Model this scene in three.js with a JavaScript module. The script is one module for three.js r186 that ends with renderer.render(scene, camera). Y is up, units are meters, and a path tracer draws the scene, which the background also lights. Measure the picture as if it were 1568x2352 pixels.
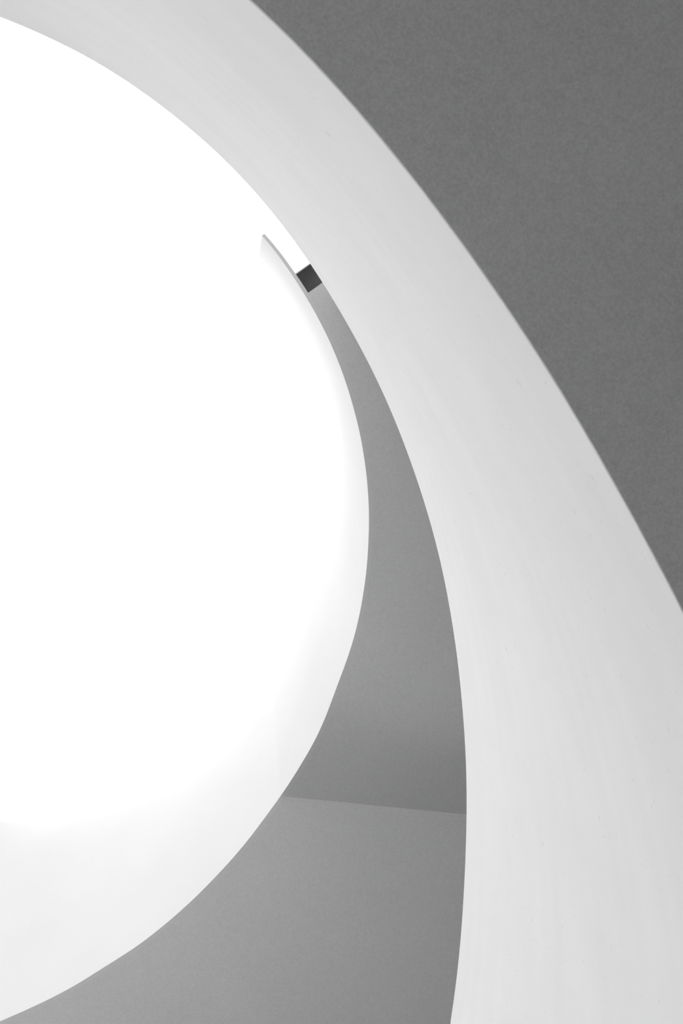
import * as THREE from 'three';

// ---------- camera, sky, exposure ----------
const W = 1568, H = 2352, EYE = 1.6;                    // the frame of the photograph, eye height
const FOV = 45, F = H / 2 / Math.tan(THREE.MathUtils.degToRad(FOV / 2));
const ZENITH = [570, 760];                              // where straight up falls in the frame
const scene = new THREE.Scene();
const camera = new THREE.PerspectiveCamera(FOV, W / H, 0.05, 400);
camera.position.set(0, EYE, 0);
const ray = (px, py) => new THREE.Vector3((px - W / 2) / F, -(py - H / 2) / F, -1).normalize();
const q0 = new THREE.Quaternion().setFromRotationMatrix(new THREE.Matrix4().makeBasis(new THREE.Vector3(1, 0, 0), new THREE.Vector3(0, 0, 1), new THREE.Vector3(0, -1, 0)));
camera.quaternion.copy(new THREE.Quaternion().setFromUnitVectors(ray(...ZENITH).applyQuaternion(q0), new THREE.Vector3(0, 1, 0)).multiply(q0));
camera.focus = 13; camera.userData.fStop = 5;            // the near ceiling edge is a touch soft
camera.updateMatrixWorld(true);

const sky = new THREE.DataTexture(new Float32Array(8 * 4 * 4).fill(1), 8, 4, THREE.RGBAFormat, THREE.FloatType);   // even white overcast
sky.mapping = THREE.EquirectangularReflectionMapping; sky.needsUpdate = true;
scene.background = sky; scene.environment = sky;

const SUN_AT = [14, 72];                               // degrees: bearing round the frame, elevation
{ const [b, e] = SUN_AT.map(THREE.MathUtils.degToRad), sun = new THREE.DirectionalLight(0xffffff, 7.5);
  sun.name = 'sun'; sun.target.position.set(-5, 8, -4); sun.position.set(Math.cos(b) * Math.cos(e), Math.sin(e), -Math.sin(b) * Math.cos(e)).multiplyScalar(80).add(sun.target.position);
  sun.castShadow = true; sun.shadow.mapSize.set(4096, 4096); sun.shadow.radius = 2;
  Object.assign(sun.shadow.camera, { left: -32, right: 32, top: 32, bottom: -32, near: 1, far: 180 }); scene.add(sun, sun.target); }

const renderer = new THREE.WebGLRenderer({ antialias: true });
renderer.toneMapping = THREE.LinearToneMapping;
renderer.toneMappingExposure = 1.9;
renderer.shadowMap.enabled = true;

// ---------- helpers ----------
let seed = 12345;
const rnd = () => { seed = (seed * 1664525 + 1013904223) >>> 0; return seed / 4294967296; };
// point at height h above the eye that the photograph shows at (px, py)
function at(px, py, h) { const d = ray(px, py).applyQuaternion(camera.quaternion); return d.multiplyScalar(h / d.y).add(camera.position); }

function grid(nu, nv, fn, into) {                       // fn(u, v) -> [Vector3, uvx, uvy]; appended to {p, t, i}
  const base = into.p.length / 3;
  for (let j = 0; j <= nv; j++) for (let i = 0; i <= nu; i++) {
    const [a, x, y] = fn(i / nu, j / nv); into.p.push(a.x, a.y, a.z); into.t.push(x, y);
  }
  for (let j = 0; j < nv; j++) for (let i = 0; i < nu; i++) {
    const a = base + j * (nu + 1) + i, b = a + 1, c = a + nu + 1, d = c + 1;
    into.i.push(a, b, d, a, d, c);
  }
}
const bag = () => ({ p: [], t: [], i: [] });
function mesh(name, b, material, parent = scene) {
  const g = new THREE.BufferGeometry();
  g.setAttribute('position', new THREE.Float32BufferAttribute(b.p, 3));
  g.setAttribute('uv', new THREE.Float32BufferAttribute(b.t, 2));
  g.setIndex(b.i); g.computeVertexNormals();
  const m = new THREE.Mesh(g, material); m.name = name; m.castShadow = m.receiveShadow = true; parent.add(m);
  return m;
}
const tag = (o, label, category) => { Object.assign(o.userData, { label, category }); return o; };
const structure = (o, label) => { o.userData.kind = 'structure'; if (label) o.userData.label = label; return o; };

// tiling value noise on an n x n lattice cell grid
function noiseField(n, cellsX, cellsY) {
  const L = new Float32Array(cellsX * cellsY).map(() => rnd());
  const out = new Float32Array(n * n), s = t => t * t * (3 - 2 * t);
  for (let y = 0; y < n; y++) { const fy = y / n * cellsY, y0 = Math.floor(fy), ty = s(fy - y0);
    for (let x = 0; x < n; x++) { const fx = x / n * cellsX, x0 = Math.floor(fx), tx = s(fx - x0);
      const a = L[(y0 % cellsY) * cellsX + x0 % cellsX], b = L[(y0 % cellsY) * cellsX + (x0 + 1) % cellsX];
      const c = L[((y0 + 1) % cellsY) * cellsX + x0 % cellsX], d = L[((y0 + 1) % cellsY) * cellsX + (x0 + 1) % cellsX];
      out[y * n + x] = a + (b - a) * tx + (c - a) * ty + (a - b - c + d) * tx * ty - 0.5;
    } }
  return out;
}
function texture(n, f, srgb, repeat) {
  const a = new Uint8Array(n * n * 4);
  for (let k = 0; k < n * n; k++) { const v = Math.max(0, Math.min(255, Math.round(f[k] * 255))); a[4 * k] = a[4 * k + 1] = a[4 * k + 2] = v; a[4 * k + 3] = 255; }
  const t = new THREE.DataTexture(a, n, n, THREE.RGBAFormat);
  t.magFilter = THREE.LinearFilter; t.minFilter = THREE.LinearMipmapLinearFilter; t.generateMipmaps = true;
  t.wrapS = t.wrapT = THREE.RepeatWrapping; t.repeat.set(repeat, repeat); if (srgb) t.colorSpace = THREE.SRGBColorSpace; t.needsUpdate = true;
  return t;
}
// painted plaster: fine sand grain, wide faint mottling, optional pores and trowel streaks
function plaster({ tone, grain, mottle, pores = 0, streak = 0, size, bump = 0.0006, n = 1024 }) {
  const fine = noiseField(n, n / 2, n / 2), mid = noiseField(n, n / 8, n / 8), wide = noiseField(n, 5, 5), wide2 = noiseField(n, 11, 9), st = noiseField(n, 3, 24);
  const c = new Float32Array(n * n), h = new Float32Array(n * n);
  for (let k = 0; k < n * n; k++) {
    c[k] = tone + grain * (fine[k] + 0.2 * mid[k]) + mottle * (wide[k] + 0.6 * wide2[k]) + streak * st[k];
    h[k] = 0.5 + 0.5 * fine[k] + 0.3 * mid[k];
  }
  for (let k = 0; k < pores; k++) {                     // little dents, some drawn out
    const x = rnd() * n, y = rnd() * n, r = 0.6 + rnd() * rnd() * 1.2, long = 1 + rnd() * 2.5, ang = rnd() * 3.14, deep = 0.03 + 0.2 * rnd() ** 3;
    for (let dy = -8; dy <= 8; dy++) for (let dx = -8; dx <= 8; dx++) {
      const u = (dx * Math.cos(ang) + dy * Math.sin(ang)) / long, v = -dx * Math.sin(ang) + dy * Math.cos(ang), d = Math.hypot(u, v) / r;
      if (d < 1.6) { const kk = ((Math.floor(y) + dy + n) % n) * n + (Math.floor(x) + dx + n) % n, f = Math.exp(-d * d * 1.5); c[kk] -= deep * f; h[kk] -= 0.5 * f; }
    }
  }
  return new THREE.MeshStandardMaterial({ color: 0xffffff, map: texture(n, c, true, 1 / size), bumpMap: texture(n, h, false, 1 / size), bumpScale: bump, roughness: 0.92, metalness: 0 });
}
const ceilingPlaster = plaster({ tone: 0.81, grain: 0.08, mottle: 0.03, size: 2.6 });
const bandPlaster = plaster({ tone: 0.96, grain: 0.006, mottle: 0.012, streak: 0.008, pores: 420, size: 3.4, bump: 0.0004 });
const soffitPlaster = plaster({ tone: 0.91, grain: 0.035, mottle: 0.014, size: 8 });
const wallPlaster = plaster({ tone: 0.93, grain: 0.004, mottle: 0.01, size: 8 });
const parapetPlaster = plaster({ tone: 0.922, grain: 0.004, mottle: 0.01, size: 8 });
const gravel = plaster({ tone: 0.25, grain: 0.08, mottle: 0.06, size: 6 });
const greyRender = plaster({ tone: 0.62, grain: 0.04, mottle: 0.03, size: 6 });
const terracePaving = plaster({ tone: 0.35, grain: 0.05, mottle: 0.05, size: 5 });
const paving = plaster({ tone: 0.90, grain: 0.05, mottle: 0.05, size: 5 });

// ---------- the three curves of the opening ----------
// each is a circle with the small measured departures of the plasterer's hand, at its own height
const R = THREE.MathUtils.degToRad, D = THREE.MathUtils.radToDeg;
function ringCurve(cx, cy, r, phi0, step, off) {
  const n = off.length, end = phi0 + step * (n - 1), reach = 26;
  const ext = (v, slope, d) => { const t = Math.min(1, d / reach); return (2 * t ** 3 - 3 * t * t + 1) * v + (t ** 3 - 2 * t * t + t) * slope * reach; };
  const dev = p => {
    if (p < phi0) return ext(off[0], -(off[1] - off[0]) / step, phi0 - p);
    if (p > end) return ext(off[n - 1], (off[n - 1] - off[n - 2]) / step, p - end);
    const x = (p - phi0) / step, i = Math.min(n - 2, Math.floor(x)), t = x - i;
    const b = off[i], c = off[i + 1], a = off[Math.max(0, i - 1)], d = off[Math.min(n - 1, i + 2)];
    return b + 0.5 * t * (c - a + t * (2 * a - 5 * b + 4 * c - d + t * (3 * (b - c) + d - a)));
  };
  return (p, out = 0) => { const q = p > 180 ? p - 360 : p, rr = r + dev(q) + out; return [cx + rr * Math.cos(R(p)), cy + rr * Math.sin(R(p))]; };
}
const lowerEdge = ringCurve(-2963.9, 3521.8, 4995, -45, 1, [-5.3, -2, 0.4, 1.8, 2.4, 2.3, 1.9, 1.4, 0.7, 0, -0.7, -1.1, -1.5, -1.9, -2.4, -2.7, -2.6, -1.8, -0.2, 1.9, 4.3, 6.8]);
const upperEdge = ringCurve(-895.6, 1772.7, 1976.6, -64, 2, [-31, -23.2, -15.7, -8.7, -2.5, 2.4, 6.1, 9.2, 11.8, 13.9, 14.9, 14.9, 13.9, 12.1, 9.8, 7.3, 5, 3.1, 1.4, -0.4, -2.4, -4.5, -6.3, -7.7, -9, -10.4, -12, -13.3, -14.1, -14.5, -14.2, -13, -11.2, -9.1, -6.4, -2.6, 2.5, 9, 16.5, 24.7, 33.5, 42.8]);
const galleryEdge = ringCurve(-313, 1214, 1149.3, -38, 2, [-18, -13.5, -10.2, -7.9, -5.6, -3.2, -0.8, 1.5, 3.5, 5.2, 6.8, 7.9, 8.9, 10, 10.8, 11.2, 11.5, 11.5, 11.2, 10.5, 9.7, 9, 8.2, 7.1, 5.8, 4.1, 1.8, -1, -3.5, -4.3, -4.2, -4.5, -5.9, -8.1, -9.8, -11.5, -13.1, -13.9, -13.8, -13.5, -13.2, -12.7, -11.9, -10.6, -9.2, -7.6, -5.9, -4.1, -2.8, -1.7, 0.5, 4.2, 8, 11.4, 14.9, 18.8, 23.6, 29.4]);
const H1 = 4, H2 = 10.1, H3 = 17.4, H4 = 24.4;          // above the eye: ceiling, rim of the drum, gallery soffit, parapet top
const TERRACE = EYE + H2 - 1.1;
const centre = at(-2963.9, 3521.8, H1), CX = centre.x, CZ = centre.z, ROOM = 19;
const outward = (p, d) => new THREE.Vector3(p.x - CX, 0, p.z - CZ).setLength(d);
const lower = p => at(...lowerEdge(p), H1), upper = p => at(...upperEdge(p), H2);
const onCircle = (p, r, y) => new THREE.Vector3(CX + r * Math.cos(R(p)), y, CZ - r * Math.sin(R(p)));

// ---------- the setting ----------
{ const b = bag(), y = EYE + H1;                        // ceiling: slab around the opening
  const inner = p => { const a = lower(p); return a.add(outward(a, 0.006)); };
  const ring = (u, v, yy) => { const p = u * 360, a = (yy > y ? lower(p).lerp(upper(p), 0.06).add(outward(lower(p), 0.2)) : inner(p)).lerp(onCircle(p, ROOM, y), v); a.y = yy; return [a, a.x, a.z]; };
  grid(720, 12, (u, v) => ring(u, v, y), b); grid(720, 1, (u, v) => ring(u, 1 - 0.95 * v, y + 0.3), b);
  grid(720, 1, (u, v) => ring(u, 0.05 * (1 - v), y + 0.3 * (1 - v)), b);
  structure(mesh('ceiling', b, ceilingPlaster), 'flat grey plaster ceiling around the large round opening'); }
{ const b = bag(); grid(240, 4, (u, v) => { const a = onCircle(u * 360, 0.01 + (ROOM - 0.01) * v, 0); return [a, a.x, a.z]; }, b);
  grid(240, 1, (u, v) => { const a = onCircle(u * 360, ROOM * (1 - v) + 0.01 * v, -0.2); return [a, a.x, a.z]; }, b);
  structure(mesh('floor', b, paving), 'pale stone floor below the opening'); }
{ const b = bag(), top = TERRACE;
  grid(240, 6, (u, v) => { const a = onCircle(u * 360, ROOM, top * v); return [a, u * 120, a.y]; }, b);
  grid(240, 6, (u, v) => { const a = onCircle(u * 360, ROOM + 0.4, top * (1 - v)); return [a, u * 120, a.y]; }, b);
  structure(mesh('wall_around', b, wallPlaster), 'round white outer wall of the hall'); }
{ const b = bag();                                      // roof terrace around the drum, under the gallery
  const ring = (u, v, yy) => { const p = u * 360, a = lower(p).lerp(upper(p), (yy - EYE - H1) / (H2 - H1)); a.add(outward(a, 0.3)).lerp(onCircle(p, ROOM + 0.4, TERRACE), v); a.y = yy; return [a, a.x, a.z]; };
  grid(360, 8, (u, v) => ring(u, 1 - v, TERRACE), b); grid(360, 8, (u, v) => ring(u, v, TERRACE - 0.3), b); grid(360, 1, (u, v) => ring(u, 1, TERRACE - 0.3 * v), b);
  structure(mesh('floor_terrace', b, terracePaving), 'pale paved roof terrace around the drum'); }
{ const b = bag(); const h = 180;
  grid(1, 1, (u, v) => [new THREE.Vector3((u - 0.5) * 2 * h, -0.25, (0.5 - v) * 2 * h), u * 2 * h, v * 2 * h], b);
  structure(mesh('ground', b, gravel), 'grey gravel level ground outside'); }

// ---------- the drum: the broad white band ----------
{ const b = bag(), r = 0.006, T = 0.35;
  const prof = [];                                      // [share of the height, push outward, rise]
  for (let k = 0; k <= 4; k++) { const a = k / 4 * Math.PI / 2; prof.push([0, r * (1 - Math.sin(a)), r * (1 - Math.cos(a))]); }
  for (let k = 1; k < 48; k++) prof.push([k / 48, 0, 0]);
  const r2 = 0.012;
  for (let k = 0; k <= 4; k++) { const a = k / 4 * Math.PI / 2; prof.push([1, r2 * (1 - Math.cos(a)), -r2 + r2 * Math.sin(a)]); }
  prof.push([1, T, 0], [0.74, T, 0]);
  const N = 900, lows = [], ups = [];
  for (let i = 0; i <= N; i++) { lows.push(lower(i / N * 360)); ups.push(upper(i / N * 360)); }
  grid(N, prof.length - 1, (u, v) => {
    const i = Math.round(u * N), [t, o, dy] = prof[Math.round(v * (prof.length - 1))];
    const a = lows[i].clone().lerp(ups[i], t); a.add(outward(a, o)); a.y += dy;
    return [a, u * 360 * Math.PI / 180 * 7.04, a.y + (o > 0.1 ? o : 0)];
  }, b);
  tag(mesh('opening_drum', b, bandPlaster), 'broad white curved plaster band lining the round ceiling opening', 'drum wall'); }

// ---------- the gallery above: soffit with a fold, thin curved parapet, square recess at the end ----------
const gallery = new THREE.Group(); gallery.name = 'upper_gallery';
tag(gallery, 'grey crescent soffit of the upper gallery with thin curved white parapet', 'gallery');
const foot = at(-313, 1214, H3); gallery.position.set(foot.x, foot.y, foot.z); scene.add(gallery);
const local = v => v.sub(gallery.position);
const LEAN = 0.22, BACK = 0.32;
const crease = (px, py) => (1829 + 0.1 * (px - 650) - py) * H3 / F;      // metres beyond the crease of the soffit
function fold(px, py) {                                 // the soffit dips steeply beyond the crease and climbs back slowly
  const s = crease(px, py), x = THREE.MathUtils.smoothstep(px, 560, 1180), w = (310 - 90 * x) * H3 / F, slope = -1.65 / w;
  if (s <= 0) return LEAN * Math.max(s, -7);
  const t = Math.min(s / w, 1), a = 0.4, back = THREE.MathUtils.clamp(s - w, 0, 6);
  if (t < a) return slope * w * t;
  const k = (t - a) / (1 - a);
  return slope * w * (a + (1 - a) * (k - k ** 3 + k ** 4 / 2)) + BACK * (back - back * back / 12) * THREE.MathUtils.smoothstep(back, 0, 1.2);
}
const thick = p => p < -28 ? 7.2 + 1.6 * Math.max(0, (p + 36.4) / 8.4) : 8.8;
const P_END = -36.35, P_FAR = 215, DEPTH = 1000;
const soffitAt = (px, py, dy = 0) => { const a = at(px, py, H3 + fold(px, py)); a.y += dy; return local(a); };
const edgeLine = out => {                               // where the soffit stops, in degrees, for a depth behind the edge
  const k = (out - 8.8) / 0.992, x = 707.6 + 0.816 * k + 313, y = 672.4 - 0.578 * k - 1214; return D(Math.atan2(y, x));
};
{ const far = () => P_FAR;
  const bend = out => { let lo = 0, hi = 60; for (let k = 0; k < 40; k++) { const m = (lo + hi) / 2; if (crease(...galleryEdge(m, out)) > 0) lo = m; else hi = m; } return lo; };
  const panel = (from, to, N) => {                      // one plastered panel of the soffit with its slab above
    const b = bag();
    const put = (u, v, dy) => { const out = 8.8 + (DEPTH - 8.8) * v ** 1.3, p0 = from(out), p1 = to(out), a = soffitAt(...galleryEdge(p0 + (p1 - p0) * u, out), dy); return [a, a.x, a.z]; };
    grid(N, 40, (u, v) => put(u, 1 - v, 0), b);
    grid(N, 6, (u, v) => put(u, v, 0.45), b);
    grid(N, 1, (u, v) => put(u, 1, 0.45 * (1 - v)), b); grid(N, 1, (u, v) => put(u, 0, 0.45 * v), b);
    grid(1, 20, (u, v) => put(0, v, 0.45 * u), b); grid(1, 20, (u, v) => put(1, v, 0.45 * (1 - u)), b);
    return b;
  };
  mesh('soffit_panel', panel(edgeLine, bend, 300), soffitPlaster, gallery).userData.label = 'grey soffit panel dipping into shade at the crease';
  mesh('soffit_panel_001', panel(bend, far, 420), soffitPlaster, gallery).userData.label = 'smooth grey soffit panel below the crease'; }
{ const b = bag(), N = 300, LOW = TERRACE - gallery.position.y;                             // outer wall of the upper storey, from the terrace to the soffit
  const foot = (u, d) => { const s = edgeLine(DEPTH); return soffitAt(...galleryEdge(s + (P_FAR - s) * u, DEPTH - d)); };
  const put = (u, v, d) => { const a = foot(u, d); a.y = LOW + (a.y - LOW) * v; return [a, u * 60, a.y]; };
  grid(N, 8, (u, v) => put(u, v, 50), b); grid(N, 8, (u, v) => put(u, 1 - v, 0), b);
  for (const u of [0, 1]) grid(1, 4, (s, v) => put(u, v, u ? 50 * s : 50 * (1 - s)), b);
  const end = (t, v, d) => { const k = 75 + 945 * t, a = soffitAt(707.6 + 0.816 * k + 0.578 * d, 672.4 - 0.578 * k + 0.816 * d); a.y = LOW + (a.y - LOW) * v; return [a, t * 5, a.y]; };
  grid(8, 4, (u, v) => end(u, v, 4), b); grid(8, 4, (u, v) => end(1 - u, v, 44), b); grid(1, 4, (u, v) => end(0, v, 44 - 40 * u), b);   // return wall closing the end
  mesh('outer_wall', b, greyRender, gallery); }
{ const b = bag(), N = 700;
  const base = (u, out) => { const p = P_END + (P_FAR - P_END) * u; return soffitAt(...galleryEdge(p, out * thick(p))); };
  const rise = H4 - H3;
  const put = (u, out, y) => { const a = base(u, out); const top = rise - (a.y); a.y += y * top; return [a, u * 40, a.y]; };
  grid(N, 14, (u, v) => put(u, 0, v), b);               // inner face
  grid(N, 1, (u, v) => put(u, v, 1), b);                // coping
  grid(N, 4, (u, v) => put(u, 1, 1 - v), b);            // back
  grid(N, 1, (u, v) => put(u, 1 - v, 0), b);            // underside
  for (const u of [0, 1]) grid(1, 4, (s, v) => put(u, u ? 1 - s : s, v), b);
  mesh('parapet', b, parapetPlaster, gallery); }
{ const b = bag(), DEEP = 0.74, K = 56, T = 2.2;          // deep square recess with thin cheeks at the end of the soffit
  const mouth = (s, t, e) => { // s: away from the slab end, t: away from the parapet; e: outer side of the cheeks
    const k = -e * 0.1 + t * (K + 2 * e * 0.5), m = s * (1 + (e ? T / 50 : 0)), x0 = 707.6 + (679.5 - 707.6) * m, y0 = 672.4 + (629.7 - 672.4) * m;
    return [x0 + 0.818 * k, y0 - 0.575 * k];
  };
  const put = (s, t, e, y) => { const a = soffitAt(...mouth(s, t, e)); a.y += y; return [a, a.x + a.y, a.z]; };
  const rim = [[0, 0], [1, 0], [1, 1], [0, 1]];
  for (let i = 0; i < 4; i++) {
    const [p, q] = rim[i], [r, w] = rim[(i + 1) % 4], s = u => p + (r - p) * u, t = u => q + (w - q) * u;
    grid(4, 6, (u, v) => put(s(u), t(u), 0, DEEP * v), b); grid(4, 1, (u, v) => put(s(1 - u), t(1 - u), T, (DEEP + 0.02) * v), b);
    grid(4, 1, (u, v) => put(s(u), t(u), T * (1 - v), 0), b);
  }
  grid(4, 4, (u, v) => put(u, v, 0, DEEP), b); grid(4, 4, (u, v) => put(1 - u, v, T, DEEP + 0.02), b);
  mesh('end_recess', b, soffitPlaster, gallery).userData.label = 'dark square recess at the narrow end'; }
{ // roof canopy beyond the left of the frame, over the far parapet
  const slab = (x0, x1, y0, y1, h, t) => { const b = bag(), c = (u, v, w) => { const a = at(x0 + (x1 - x0) * u, y0 + (y1 - y0) * v, h); a.y += t * w; return a; };
    const face = f => grid(1, 1, (u, v) => { const a = f(u, v); return [a, a.x + a.y, a.z]; }, b);
    face((u, v) => c(u, v, 0)); face((u, v) => c(u, 1 - v, 1)); face((u, v) => c(u, 0, 1 - v)); face((u, v) => c(u, 1, v)); face((u, v) => c(0, u, v)); face((u, v) => c(1, u, 1 - v)); return b; };
  const roof = structure(mesh('roof_canopy', slab(-1150, -10, 1000, 2500, H4 + 0.5, 0.25), greyRender), 'flat grey roof canopy over the far side of the gallery');
  for (const [x, y] of [[-150, 1985], [-600, 2020]]) mesh('post', slab(x, x + 10, y, y + 10, H4 - 0.05, 0.8), wallPlaster, roof); }

renderer.render(scene, camera);
